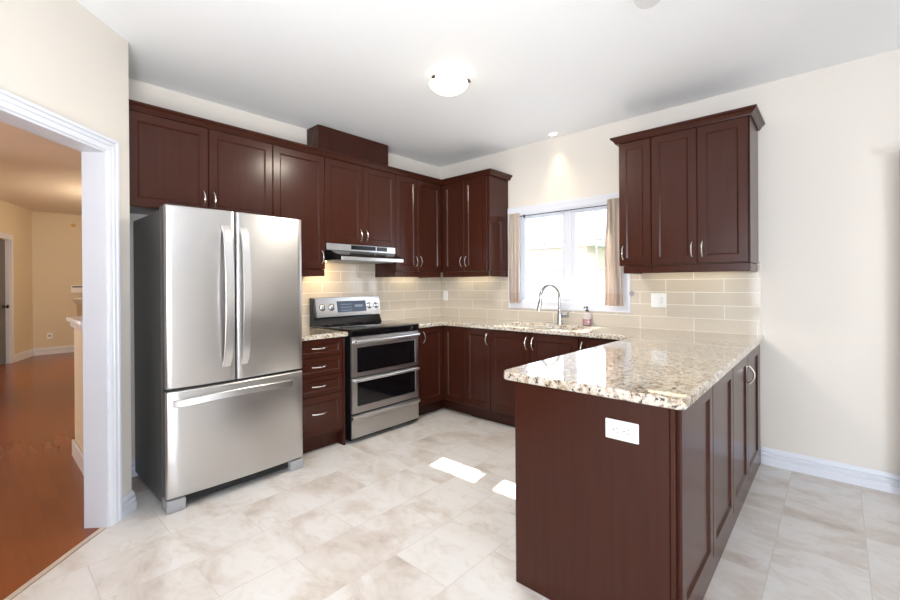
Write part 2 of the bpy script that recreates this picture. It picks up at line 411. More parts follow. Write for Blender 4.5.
WX0, WX1, WZ0, WZ1 = 1.06, 2.155, 1.10, 1.985       # sink window opening
PX0, PX1, PZ1 = 4.20, 4.95, 2.06                    # patio door opening
def wall_with_holes(xa, xb, holes, y0=0.0, y1=0.15, axis='x'):
    mb = MB(); cur = xa
    def bx(a, b, z0, z1):
        if axis == 'x': mb.box(a, b, y0, y1, z0, z1)
        else: mb.box(y0, y1, a, b, z0, z1)
    for a, b, z0, z1 in holes:
        bx(cur, a, 0, CEIL)
        if z0 > 0: bx(a, b, 0, z0)
        bx(a, b, z1, CEIL); cur = b
    bx(cur, xb, 0, CEIL); return mb
struct('wall_right', wall_with_holes(-0.12, 8.12, [(WX0, WX1, WZ0, WZ1), (PX0, PX1, 0, PZ1)]), 'wall_paint')
struct('wall_left', MB().box(-0.12, 0, AY, 0, 0, CEIL), 'wall_paint')
struct('wall_east', wall_with_holes(-6.5, 0, [(-5.4, -3.6, 0.9, 2.2)], 8.0, 8.12, 'y'), 'wall_paint')
struct('wall_south', wall_with_holes(1.88, 8.12, [(2.3, 4.1, 0.8, 2.2)], -6.62, -6.5), 'wall_paint')
# diagonal wall: fridge alcove return, post, header over the opening, far post
TH = 0.112*math.sqrt(2)
ox0, ox1, oz = 0.640, 1.72, 2.0
mb = MB()
def dq(xa, xb, z0, z1): mb.prism([diag(xa), diag(xb), diag(xb-TH/2, -TH), diag(xa-TH/2, -TH)], z0, z1)
mb.prism([(0, AY), (DC-AY, AY), diag(ox0), diag(ox0-TH/2, -TH), (DC-AY-0.14, AY-0.12), (-0.12, AY-0.12), (-0.12, AY)], 0, CEIL)
dq(ox0, ox1, oz, CEIL)
mb.prism([diag(ox1), (2.0, DC-2.0), (2.0, -6.5), (1.88, -6.5), (1.88, DC-TH-1.88), diag(ox1-TH/2, -TH)], 0, CEIL)
struct('wall_entry', mb, 'wall_paint')

# casing of the hall opening (kitchen side), jamb liner and threshold
D1 = Vector((1, -1, 0)).normalized(); DN = Vector((1, 1, 0)).normalized()
def dpt(x, off, z): return Vector((x, DC-x, z)) + DN*off
cas = [(0.0, 0.0), (0.0, 0.010), (0.006, 0.014), (0.022, 0.015), (0.026, 0.010), (0.030, 0.016), (0.044, 0.018), (0.048, 0.013), (0.052, 0.022), (0.064, 0.024), (0.068, 0.020), (0.068, 0.0)]
rt_ = math.sqrt(2)
def casing_diag():
    m_ = MB(); rr = []
    for (bx_, bz, sx, sz) in ((ox0, 0, -1, 0), (ox0, oz, -1, 1), (ox1, oz, 1, 1), (ox1, 0, 1, 0)):
        rr.append([dpt(bx_, 0.001, bz)+D1*(sx*w)+Z*(sz*w)+DN*o for w, o in cas])
    return m_.rings(rr)
struct('trim_1', casing_diag(), 'trim')
m_ = MB(); j = 0.012
for xa, xb, z0, z1 in ((ox0, ox0+j/rt_, 0, oz), (ox1-j/rt_, ox1, 0, oz), (ox0+j/rt_, ox1-j/rt_, oz-j, oz)):
    pts = [dpt(xa, 0.004, 0), dpt(xb, 0.004, 0), dpt(xb, -0.116, 0), dpt(xa, -0.116, 0)]
    m_.prism([(p.x, p.y) for p in pts], z0, z1)
struct('trim_2', m_, 'trim')
pts = [dpt(ox0, -0.004, 0), dpt(ox1, -0.004, 0), dpt(ox1, -0.028, 0), dpt(ox0, -0.028, 0)]
struct('trim_3', MB().prism([(p.x, p.y) for p in pts], 0.0, 0.004), 'strip')

base_prof = [(0, 0), (0.022, 0), (0.022, 0.040), (0.014, 0.047), (0.019, 0.056), (0.019, 0.072), (0.009, 0.079), (0.014, 0.087), (0.012, 0.098), (0.004, 0.112), (0, 0.112)]
def bprof(h=0.112): return [(o, z*h/0.112) for o, z in base_prof]
struct('baseboard_right', MB().sweep([(4.18, 0), (3.117, 0)], bprof(0.115)), 'trim')
p0 = dpt(ox0, 0, 0)-D1*0.070
struct('baseboard_entry', MB().sweep([(p0.x, p0.y), (DC-AY, AY), (0.0, AY)][::1], [(-o, z) for o, z in bprof(0.105)]), 'trim')
struct('baseboard_left', MB().sweep([(0, AY+0.02), (0, -2.25)], [(-o, z) for o, z in bprof(0.105)]), 'trim')

# ------------------------------------------------------------------ hall beyond the opening
hx = -7.5
hc = Vector((hx, -3.05, 0)); hd = Vector((0.93, -0.37, 0)).normalized(); hn = Vector((hd.y, -hd.x, 0))
if hn.x < 0: hn = -hn
hn = Vector((0.37, 0.93, 0)).normalized()
def hpnt(a, o=0.0): return hc + hd*a + hn*o
struct('wall_hall_west', MB().box(hx-0.12, hx, -3.05, -1.0, 0, CEIL), 'hall_paint')
struct('wall_hall_north', MB().box(hx, -0.12, -1.0, -0.88, 0, CEIL), 'hall_paint')
struct('wall_hall_south', MB().box(-8.2, 1.88, -6.62, -6.5, 0, CEIL), 'hall_paint')
dA, dB, dZ = 0.86, 1.72, 2.06
m_ = MB()
def hq(a, b, z0, z1): m_.prism([(p.x, p.y) for p in (hpnt(a), hpnt(b), hpnt(b, -0.12), hpnt(a, -0.12))], z0, z1)
hq(0, dA, 0, CEIL); hq(dA, dB, dZ, CEIL); hq(dB, 4.5, 0, CEIL)
struct('wall_hall_corner', m_, 'hall_paint')
# hall door: white frame, grey leaf standing ajar, dark knob
door = sroot('door_1', hpnt((dA+dB)/2))
m_ = MB()
for a, b, z0, z1 in ((dA-0.09, dA, 0, dZ+0.09), (dB, dB+0.09, 0, dZ+0.09), (dA, dB, dZ, dZ+0.09)):
    m_.prism([(p.x, p.y) for p in (hpnt(a, 0.02), hpnt(b, 0.02), hpnt(b, 0.0), hpnt(a, 0.0))], z0, z1)
for a, b in ((dA, dA+0.015), (dB-0.015, dB)):
    m_.prism([(p.x, p.y) for p in (hpnt(a, 0.0), hpnt(b, 0.0), hpnt(b, -0.12), hpnt(a, -0.12))], 0, dZ)
obj('door_frame', m_, 'trim', door)
m_ = MB(); m_.prism([(p.x, p.y) for p in (hpnt(dA+0.016, -0.05), hpnt(dB-0.016, -0.05), hpnt(dB-0.016, -0.09), hpnt(dA+0.016, -0.09))], 0.006, dZ-0.005)
for z0, z1 in ((0.2, 0.9), (1.05, 1.9)):
    m_.prism([(p.x, p.y) for p in (hpnt(dA+0.14, -0.045), hpnt(dB-0.14, -0.045), hpnt(dB-0.14, -0.05), hpnt(dA+0.14, -0.05))], z0, z1)
leaf = obj('door_leaf', m_, 'door_grey', door)
obj('door_knob', MB().lathe(hpnt(dA+0.09, -0.05)+Z*0.95, [(0.03, 0), (0.03, 0.008), (0.012, 0.012), (0.012, 0.035), (0.03, 0.045), (0.03, 0.065), (0.0, 0.072)], 16, hn), 'iron', leaf)
struct('baseboard_hall', MB().sweep([(hx, -1.0), (hx, -3.05), tuple(hpnt(dA-0.09))[:2]], bprof(0.13)), 'trim')
def half_wall(name, label, x0, x1, y0, y1, h):
    t = thing(name, label, 'half wall', ((x0+x1)/2, (y0+y1)/2, 0))
    obj('wall_body', MB().box(x0, x1, y0, y1, 0, h-0.035), 'hall_paint', t)
    obj('cap', MB().box(x0-0.05, x1, y0-0.04, y1+0.04, h-0.035, h, 0.006, 2).box(x0-0.025, x1, y0-0.02, y1+0.02, h-0.075, h-0.034, 0.004), 'trim', t)
    obj('skirting', MB().box(x0-0.016, x1, y0-0.016, y0, 0, 0.12, 0.004).box(x0-0.016, x0, y0, y1, 0, 0.12, 0.004), 'trim', t)
half_wall('half_wall', 'low tan half wall with a white cap just past the hall opening', -0.76, -0.16, -3.255+0.02, -3.13, 1.05)
half_wall('half_wall', 'farther low half wall with white ledge beneath the wall control panel', -4.3, -3.2, -2.80, -2.68, 1.11)
# small fittings on the hall wall
t = thing('control_panel', 'small white control panel on the tan hall wall', 'control panel', (hx, -2.42, 1.2))
obj('panel_case', MB().box(hx, hx+0.035, -2.52, -2.28, 1.15, 1.30, 0.008, 2), 'plastic_white', t)
obj('panel_screen', MB().box(hx+0.035, hx+0.037, -2.50, -2.30, 1.255, 1.28), 'slot', t)
t = thing('doorbell_chime', 'small round brass chime high on the tan hall wall', 'chime', (hx, -2.5, 2.0))
obj('chime_case', MB().lathe((hx, -2.47, 2.46), [(0.030, 0), (0.030, 0.015), (0.02, 0.03), (0.0, 0.034)], 20, X), 'brass', t)
obj('chime_base', MB().lathe((hx, -2.47, 2.46), [(0.036, 0), (0.036, 0.006), (0.0, 0.007)], 20, X), 'brass', t)

# ------------------------------------------------------------------ sink window
win = sroot('window_1', ((WX0+WX1)/2, 0.0, WZ0))
cw, cp = 0.072, [(0.0, 0.0), (0.0, -0.016), (0.010, -0.020), (0.050, -0.020), (0.060, -0.026), (0.072, -0.026), (0.072, 0.0)]
rr = []
for bx_, bz, sx, sz in ((WX0, WZ0, -1, -1), (WX1, WZ0, 1, -1), (WX1, WZ1, 1, 1), (WX0, WZ1, -1, 1), (WX0, WZ0, -1, -1)):
    rr.append([Vector((bx_+sx*w, o-0.0005, bz+sz*w)) for w, o in cp])
obj('window_casing', MB().rings(rr, caps=False), 'trim', win)
m_ = MB(); e = 0.012
m_.box(WX0, WX0+e, 0, 0.15, WZ0, WZ1).box(WX1-e, WX1, 0, 0.15, WZ0, WZ1).box(WX0+e, WX1-e, 0, 0.15, WZ1-e, WZ1).box(WX0+e, WX1-e, 0, 0.15, WZ0, WZ0+e)
obj('window_jamb', m_, 'trim', win)
m_ = MB(); f0, f1 = 0.075, 0.145
gx = ((1.141, 1.545), (1.688, 2.07)); gz0, gz1 = 1.145, 1.945
m_.box(WX0+e, 1.095, f0, f1, WZ0+e, WZ1-e, 0.004).box(2.12, WX1-e, f0, f1, WZ0+e, WZ1-e, 0.004).box(1.575, 1.64, f0, f1, WZ0+e, WZ1-e, 0.004)
m_.box(1.095, 1.575, f0, f1, WZ1-e-0.012, WZ1-e).box(1.64, 2.12, f0, f1, WZ1-e-0.012, WZ1-e).box(1.095, 1.575, f0, f1, WZ0+e, WZ0+e+0.012).box(1.64, 2.12, f0, f1, WZ0+e, WZ0+e+0.012)
obj('window_frame', m_, 'trim', win)
for (a, b), (sa, sb) in zip(gx, ((1.095, 1.575), (1.64, 2.12))):
    m_ = MB(); y0, y1 = 0.085, 0.125
    m_.box(sa, a, y0, y1, 1.124, 1.961, 0.003).box(b, sb, y0, y1, 1.124, 1.961, 0.003).box(a, b, y0, y1, 1.124, gz0, 0.003).box(a, b, y0, y1, gz1, 1.961, 0.003)
    sash = obj('sash', m_, 'trim', win)
    obj('pane', MB().box(a, b, 0.104, 0.108, gz0, gz1), 'glass', sash)
    m_ = MB(); cx = (a+b)/2
    m_.box(cx-0.007, cx+0.007, 0.100, 0.104, gz0, gz1)
    for zz in (1.405, 1.68): m_.box(a, b, 0.1005, 0.1035, zz-0.007, zz+0.007)
    obj('muntins', m_, 'trim', sash)
m_ = MB().box(1.555, 1.575, 0.070, 0.085, 1.30, 1.36, 0.003); m_.strap([(1.565, 0.066, 1.34), (1.567, 0.050, 1.37), (1.567, 0.048, 1.42)], 0.014, 0.008, X)
obj('window_latch', m_, 'trim', win)

# curtains inside the window opening
def curtain(name, label, x0, x1, y, z0, z1, folds, amp, m='curtain_cloth', hemm='curtain_hem', hem=0.10, cat='curtain', flare=0.0, group=None):
    t = thing(name, label, cat, ((x0+x1)/2, y, z0), group)
    def sheet(za, zb, n, off):
        m_ = MB(); N = folds*10
        def pt(i, z, s):
            u = i/N; k = (z1-z)/(z1-z0)
            xx = x0+(x1-x0)*u + flare*k*(u-0.5) + 0.004*math.sin(7*z+u*9)
            return Vector((xx, y+off*s+amp*(0.75+0.25*k)*math.sin(2*math.pi*folds*u+0.6*math.sin(3*z)), z))
        loops = []
        for jz in range(n+1):
            z = zb+(za-zb)*jz/n
            loops.append([pt(i, z, -1) for i in range(N+1)]+[pt(i, z, 1) for i in reversed(range(N+1))])
        return m_.rings(loops)
    obj('panel', sheet(z0+hem, z1, 14, 0.0012), m, t, smooth=80)
    obj('hem_band', sheet(z0, z0+hem+0.004, 3, 0.0018), hemm, t, smooth=80)
    return t
curtain('window_curtain', 'narrow beige curtain at the left side of the sink window', 1.035, 1.165, -0.070, 1.085, 1.990, 3, 0.022, group='sink window curtains')
curtain('window_curtain', 'beige curtain at the right side of the sink window by the upper cabinet', 2.050, 2.160, -0.070, 1.085, 2.000, 3, 0.022, flare=0.05, group='sink window curtains')
t = thing('curtain_rod', 'thin dark rod across the top of the sink window', 'curtain rod', (1.607, -0.034, 1.955))
obj('rod', MB().tube([(1.04, -0.034, 1.960), (2.165, -0.034, 1.960)], 0.0045, 10), 'iron', t)
for sx in (1.195,):
    obj('rod_ring', MB().box(sx-0.008, sx+0.008, -0.044, -0.0265, 1.940, 1.970, 0.003), 'iron', t)

# patio door on the same wall past the frame, drape and rod just entering the picture
pd = sroot('window_2', ((PX0+PX1)/2, 0, 0)); m_ = MB()
m_.box(PX0, PX0+0.06, 0.05, 0.13, 0.0, PZ1).box(PX1-0.06, PX1, 0.05, 0.13, 0.0, PZ1).box(PX0+0.06, PX1-0.06, 0.05, 0.13, PZ1-0.06, PZ1).box(PX0+0.06, PX1-0.06, 0.05, 0.13, 0, 0.05)
obj('window_frame', m_, 'trim', pd)
obj('pane', MB().box(PX0+0.06, PX1-0.06, 0.09, 0.094, 0.05, PZ1-0.06), 'glass', pd)
t = thing('patio_drape', 'taupe floor length drape at the right edge beside the bare wall', 'curtain', (3.9, -0.09, 0))
def drape():  # out-of-view width extended across the door to block its light
    m_ = MB(); loops = []; N = 216
    for jz in range(13):
        z = 2.055-(2.055-0.012)*jz/12
        def pt(i, s): return Vector((3.795+1.22*i/N, -0.060+s*0.0015+0.018*math.sin(2*math.pi*18*i/N), z))
        loops.append([pt(i, -1) for i in range(N+1)]+[pt(i, 1) for i in reversed(range(N+1))])
    return m_.rings(loops)
obj('drape_panel', drape(), 'drape_cloth', t, smooth=80)
t = thing('drape_rod', 'dark curtain rod with ball end above the taupe drape', 'curtain rod', (4.9, -0.10, 2.08))
obj('rod', MB().tube([(3.845, -0.110, 2.070), (5.9, -0.110, 2.070)], 0.010, 12), 'iron', t)
obj('finial', MB().lathe((3.845, -0.110, 2.070), [(0.010, 0.0), (0.014, -0.004), (0.009, -0.010), (0.018, -0.020), (0.021, -0.030), (0.016, -0.042), (0.0, -0.047)], 16, X), 'iron', t)
obj('bracket', MB().box(5.30, 5.325, -0.115, 0.0, 2.037, 2.059, 0.003), 'iron', t)

# ------------------------------------------------------------------ tiled backsplashes
struct('backsplash_right', (lambda m_: m_.box(0.012, WX0-cw, -0.012, 0, 0.905, 1.42).box(WX0-cw, WX1+cw, -0.012, 0, 0.905, WZ0-cw-0.001).box(WX1+cw, 3.117, -0.012, 0, 0.905, 1.42))(MB()), 'tile_along_x')
struct('backsplash_left', (lambda m_: m_.box(0, 0.012, -2.21, -1.765, 0.905, 1.42).box(0, 0.012, -1.765, -0.985, 0.905, 1.64).box(0, 0.012, -0.985, -0.0, 0.905, 1.42))(MB()), 'tile_along_y')

# ------------------------------------------------------------------ cabinets
UD = 0.325            # depth of wall cabinets' boxes
UT, UB = 2.350, 1.41
def pull(O, A, N, L=0.10, r=0.0046, h=0.026):
    # bow pull: O centre on the door face, A along, N outwards
    pts = []
    for k in range(13):
        t = k/12; pts.append(O+A*((t-0.5)*L)+N*(0.002+h*math.sin(math.pi*t)**0.75))
    rad = [r*(1.35 if k in (0, 12) else 0.95+0.25*math.sin(math.pi*k/12)) for k in range(13)]
    m_ = MB().tube(pts, rad, 8)
    return m_
def add_door(root, O, U, N, w, h, handle=None, hz=None, name='door', stile=0.053, L=0.10, inset=0.032):
    g = 0.0015
    d = obj(name, MB().shaker(O+U*g+Z*g+N*0.001, U, Z, N, w-2*g, h-2*g, stile), 'cabinet_wood', root)
    if handle is not None:
        u = inset if handle == 'l' else w-inset if handle == 'r' else w/2
        c = O+U*u+Z*hz+N*0.021
        obj('handle', pull(c, Z if handle in 'lr' else U, N, L), 'nickel', d)
    return d
rail_h = 0.058
G_UP = 'dark wood wall cabinets'; G_LO = 'dark wood base cabinets'
def upper_left(label, y0, y1, z0, nd_, rail=True, handles=('r', 'l'), split=None, hz=0.10, side_rail=None):
    t = thing('wall_cabinet', label, 'cabinet', (0.0, (y0+y1)/2, z0), G_UP)
    obj('cabinet_body', MB().box(0.001, UD, y0+0.0005, y1-0.0005, z0, UT), 'cabinet_wood', t)
    ys = [y0, y1] if nd_ == 1 else [y0, (y0+y1)/2 if split is None else split, y1]
    for i in range(nd_):
        add_door(t, Vector((UD, ys[i], z0)), Y, X, ys[i+1]-ys[i], UT-z0, handles[i], hz)
    if rail: obj('light_rail', MB().box(UD-0.025, UD+0.012, y0+0.0005, y1-0.0005, z0-rail_h, z0-0.002, 0.004).box(0.013, UD-0.025, y0+0.0005, y0+0.019, z0-rail_h, z0-0.0005).box(0.013, UD-0.025, y1-0.019, y1-0.0005, z0-rail_h, z0-0.0005), 'cabinet_wood', t)
    return t
upper_left('wide two-door wall cabinet directly above the refrigerator', -3.115, -2.213, 1.768, 2, rail=False, split=-2.660, hz=0.10)
upper_left('tall single-door wall cabinet between refrigerator cabinet and range hood', -2.211, -1.768, UB, 1, handles=('r',))
upper_left('short two-door wall cabinet directly above the range hood', -1.766, -0.992, 1.635, 2, rail=False, hz=0.085, split=-1.379)
t = upper_left('tall two-door wall cabinet right of the hood in the room corner', -0.990, -0.352, UB, 2, split=-0.70)
# cabinet on the window wall, left of the window
ux0, ux1 = UD+0.022, 0.979
t = thing('wall_cabinet', 'tall two-door wall cabinet between the corner and the sink window', 'cabinet', ((ux0+ux1)/2, 0, UB), G_UP)
obj('cabinet_body', MB().box(0.002, ux1-0.018, -UD, -0.001, UB, UT), 'cabinet_wood', t)
obj('end_panel', MB().box(ux1-0.018, ux1, -UD-0.004, -0.001, UB-0.002, UT, 0.002), 'cabinet_wood', t)
add_door(t, Vector((ux0+0.02, -UD, UB)), X, -Y, 0.66-ux0-0.02, UT-UB, 'r', 0.10)
add_door(t, Vector((0.66, -UD, UB)), X, -Y, ux1-0.018-0.66, UT-UB, 'l', 0.10)
obj('light_rail', MB().box(ux0, ux1-0.003, -UD-0.012, -UD+0.025, UB-rail_h, UB-0.002, 0.004).box(ux1-0.022, ux1-0.003, -UD+0.025, -0.013, UB-rail_h, UB-0.003), 'cabinet_wood', t)
# cabinets right of the window
RD = 0.375
def upper_right(label, x0, x1, nd_, handles, split=None, ends=(False, False)):
    t = thing('wall_cabinet', label, 'cabinet', ((x0+x1)/2, 0, UB), G_UP)
    obj('cabinet_body', MB().box(x0+0.0005, x1-0.0005, -RD, -0.013, UB, UT), 'cabinet_wood', t)
    xs = [x0, x1] if nd_ == 1 else [x0, split, x1]
    for i in range(nd_): add_door(t, Vector((xs[i], -RD, UB)), X, -Y, xs[i+1]-xs[i], UT-UB, handles[i], 0.10)
    a = x0+(0.03 if ends[0] else 0.0005); b = x1+(0.004 if ends[1] else -0.0005)
    m_ = MB().box(a, b, -RD-0.012, -RD+0.025, UB-rail_h, UB-0.002, 0.004)
    if ends[1]: m_.box(x1-0.018, b, -RD+0.025, -0.013, UB-rail_h, UB-0.002, 0.004)
    if ends[0]: m_.box(a, a+0.019, -RD+0.025, -0.013, UB-rail_h, UB-0.002)
    obj('light_rail', m_, 'cabinet_wood', t)
    if ends[1]: obj('end_panel', MB().box(x1, x1+0.007, -RD-0.004, -0.001, UB-0.001, UT, 0.002), 'cabinet_wood', t)
    return t
upper_right('narrow single-door wall cabinet right beside the sink window', 2.272, 2.506, 1, ('l',), ends=(True, False))
upper_right('wide two-door wall cabinet at the right end above the peninsula', 2.508, 3.100, 2, ('r', 'l'), split=2.806, ends=(False, True))

# crown mouldings: one long L run, one short run
crown = [(-0.02, UT+0.001), (0.024, UT+0.001), (0.026, UT+0.009), (0.031, UT+0.012), (0.035, UT+0.022), (0.048, UT+0.034), (0.054, UT+0.037), (0.054, UT+0.049), (0.049, UT+0.052), (-0.02, UT+0.052)]
cpath = [(UD, AY+0.001), (UD, -UD), (0.979, -UD), (0.979, -0.001)]
obj('crown_moulding', MB().sweep(cpath, [(-o, z) for o, z in crown]), 'cabinet_wood', None, label='long L-shaped crown moulding along the cabinets above fridge, hood and corner', category='moulding')
cpath = [(2.272, -0.001), (2.272, -RD), (3.095, -RD), (3.095, -0.001)]
obj('crown_moulding', MB().sweep(cpath, [(-o, z) for o, z in crown]), 'cabinet_wood', None, label='short crown moulding on the cabinets right of the sink window', category='moulding')
# boxed hood duct standing on the cabinets up to the ceiling
t = thing('duct_cover', 'dark wood duct box between hood cabinet top and ceiling', 'duct cover', (0.1, -1.345, UT+0.001))
obj('front_board', MB().box(0.172, 0.19, -1.735, -0.955, UT+0.002, CEIL-0.004), 'cabinet_wood', t)
obj('side_board', MB().box(0.001, 0.172, -1.735, -1.717, UT+0.002, CEIL-0.004), 'cabinet_wood', t)
obj('side_board', MB().box(0.001, 0.172, -0.973, -0.955, UT+0.002, CEIL-0.004), 'cabinet_wood', t)

# base cabinets
BD, BT, TK = 0.585, 0.868, 0.115
t = thing('drawer_cabinet', 'four-drawer base cabinet between the refrigerator and the range', 'cabinet', (0.3, -1.985, 0), G_LO)
obj('cabinet_body', MB().box(0.001, BD, -2.195, -1.775, TK, BT), 'cabinet_wood', t)
obj('side_panel', MB().box(0.001, BD+0.02, -1.774, -1.757, 0, BT), 'cabinet_wood', t)
obj('toe_kick', MB().box(BD-0.085, BD-0.067, -2.195, -1.775, 0, TK-0.0005), 'cabinet_wood', t)
for z0, z1 in ((0.730, 0.862), (0.584, 0.727), (0.438, 0.581), (0.140, 0.435)):
    add_door(t, Vector((BD, -2.192, z0)), Y, X, 0.415, z1-z0, 'c', (z1-z0)*0.52 if z1-z0 < 0.2 else 0.165, 'drawer', 0.045 if z1-z0 > 0.2 else 0.03, L=0.122)

# L-shaped corner cabinet with a folding two-leaf door
cy0, cx1 = -0.978, 0.885
t = thing('corner_cabinet', 'L-shaped corner base cabinet right of the range', 'cabinet', (0.3, -0.3, 0), G_LO)
Lp = [(0.001, -0.001), (0.001, cy0), (BD, cy0), (BD, -BD), (cx1-0.0005, -BD), (cx1-0.0005, -0.001)]
obj('cabinet_body', MB().prism(Lp, TK, BT), 'cabinet_wood', t)
k = BD-0.085
obj('toe_kick', MB().prism([(0.005, -0.005), (0.005, cy0+0.001), (k, cy0+0.001), (k, -k), (cx1-0.001, -k), (cx1-0.001, -0.005)], 0, TK-0.0005), 'cabinet_wood', t)
add_door(t, Vector((BD, cy0, TK+0.015)), Y, X, -BD-0.022-cy0, BT-TK-0.022, 'l', 0.645, inset=0.090)
add_door(t, Vector((BD+0.022, -BD, TK+0.015)), X, -Y, cx1-BD-0.022, BT-TK-0.022)
def base_x(name, label, x0, x1, splits, handles):
    t = thing(name, label, 'cabinet', ((x0+x1)/2, -0.3, 0), G_LO)
    m_ = MB()
    if name == 'sink_cabinet':
        m_.box(x0+0.0005, x0+0.018, -BD, -0.001, TK, BT).box(x1-0.018, x1-0.0005, -BD, -0.001, TK, BT).box(x0+0.018, x1-0.018, -BD, -0.001, TK, TK+0.018).box(x0+0.018, x1-0.018, -BD, -BD+0.018, TK+0.018, BT).box(x0+0.018, x1-0.018, -0.019, -0.001, TK+0.018, BT)
    else: m_.box(x0+0.0005, x1-0.0005, -BD, -0.001, TK, BT)
    obj('cabinet_body', m_, 'cabinet_wood', t)
    obj('toe_kick', MB().box(x0+0.0005, x1-0.0005, -BD+0.067, -BD+0.085, 0, TK-0.0005), 'cabinet_wood', t)
    xs = [x0]+splits+[x1]
    for i, h in enumerate(handles): add_door(t, Vector((xs[i], -BD, TK+0.015)), X, -Y, xs[i+1]-xs[i], BT-TK-0.022, h, 0.645)
    return t
base_x('base_cabinet', 'single-door base cabinet between the corner and the sink cabinet', 0.886, 1.185, [], ('r',))
base_x('sink_cabinet', 'wide two-door base cabinet under the sink and window', 1.186, 2.033, [1.600], ('r', 'l'))
base_x('base_cabinet', 'single-door base cabinet partly hidden behind the peninsula', 2.034, 2.495, [], ('l',))

# peninsula
PXL, PXR, PYF = 2.497, 3.115, -2.176
t = thing('peninsula_cabinet', 'large dark wood peninsula base with panelled right side', 'cabinet', ((PXL+PXR)/2, -1.45, 0), G_LO)
obj('cabinet_body', MB().box(PXL+0.004, PXR, PYF+0.018, -0.742, 0.0, BT), 'cabinet_wood', t)
obj('end_panel', MB().box(PXL-0.004, PXR-0.010, PYF, PYF+0.0175, 0.0, BT, 0.002), 'cabinet_wood', t)
obj('corner_post', MB().box(PXR-0.009, PXR+0.006, PYF-0.002, PYF+0.0175, 0.0, BT, 0.002), 'cabinet_wood', t)
for y0, y1 in ((-2.155, -1.675), (-1.672, -1.212), (-1.209, -0.743)):
    add_door(t, Vector((PXR, y0, TK+0.015)), Y, X, y1-y0, BT-TK-0.018, None, None, 'side_panel')
t = thing('base_cabinet', 'single-door cabinet in the peninsula side next to the bare wall', 'cabinet', ((PXL+PXR)/2, -0.4, 0), G_LO)
obj('cabinet_body', MB().box(PXL+0.004, PXR, -0.740, -0.02, 0.0, BT), 'cabinet_wood', t)
add_door(t, Vector((PXR, -0.740, TK+0.015)), Y, X, 0.47, BT-TK-0.018, 'l', 0.61)

# ------------------------------------------------------------------ worktops
def offs(poly, d):
    n = len(poly); out = []
    for i in range(n):
        a, b, c = Vector(poly[i-1]), Vector(poly[i]), Vector(poly[(i+1) % n])
        d0 = (b-a).normalized(); d1 = (c-b).normalized(); n0 = Vector((-d0.y, d0.x)); n1 = Vector((-d1.y, d1.x)); m = n0+n1; m = m/max(m.dot(n0), 1e-6)
        out.append((b.x+m.x*d, b.y+m.y*d))
    return out
def rounded(c, r, a0, a1, n=6): return [(c[0]+r*math.cos(a0+(a1-a0)*i/n), c[1]+r*math.sin(a0+(a1-a0)*i/n)) for i in range(n+1)]
def slab(outer, hole, z0, z1):
    # outer counter-clockwise, eased top edge, optional hole (list, clockwise)
    m_ = MB(); bm = m_.bm
    def loop(p, z): return [bm.verts.new((x, y, z)) for x, y in p]
    def bridge(a, b):
        for i in range(len(a)): bm.faces.new((a[i], a[(i+1) % len(a)], b[(i+1) % len(a)], b[i]))
    Lo = [loop(offs(outer, 0.003), z0), loop(outer, z0+0.004), loop(outer, z1-0.008), loop(offs(outer, 0.0025), z1-0.0025), loop(offs(outer, 0.008), z1)]
    for a, b in zip(Lo[:-1], Lo[1:]): bridge(a, b)
    tops, bots = [Lo[-1]], [Lo[0]]
    if hole:
        h1, h0 = loop(hole, z1), loop(hole, z0); bridge(h1, h0); tops.append(h1); bots.append(h0)
    for loops in (tops, bots):
        es = []
        for l in loops:
            for i in range(len(l)):
                a, b = l[i], l[(i+1) % len(l)]; es.append(bm.edges.get((a, b)) or bm.edges.new((a, b)))
        bmesh.ops.triangle_fill(bm, edges=es, use_beauty=True)
    bmesh.ops.recalc_face_normals(bm, faces=bm.faces)
    return m_
CF = 0.630; CZ0, CZ1 = 0.8695, 0.905
pi = math.pi
outer = [(0.001, -0.001), (0.001, -0.985), (CF, -0.985), (CF, -CF), (2.462, -CF)] + rounded((2.440+0.045, -2.212+0.045), 0.045, pi, 1.5*pi) + rounded((3.160-0.03, -2.212+0.03), 0.03, 1.5*pi, 2*pi) + [(3.138, -0.001)]
SX0, SX1, SY0, SY1 = 1.225, 1.985, -0.555, -0.205
hole = rounded((SX0+0.05, SY1-0.05), 0.05, pi, 0.5*pi, 4)+rounded((SX1-0.05, SY1-0.05), 0.05, 0.5*pi, 0, 4)+rounded((SX1-0.05, SY0+0.05), 0.05, 0, -0.5*pi, 4)+rounded((SX0+0.05, SY0+0.05), 0.05, -0.5*pi, -pi, 4)
obj('countertop', slab(outer, hole, CZ0, CZ1), 'granite', None, smooth=15, label='speckled granite worktop running past the sink and over the peninsula', category='countertop')
obj('countertop', slab([(0.001, -2.195), (CF, -2.195), (CF, -1.745), (0.001, -1.745)], None, CZ0, CZ1), 'granite', None, smooth=15, label='small granite worktop on the drawers between refrigerator and range', category='countertop')

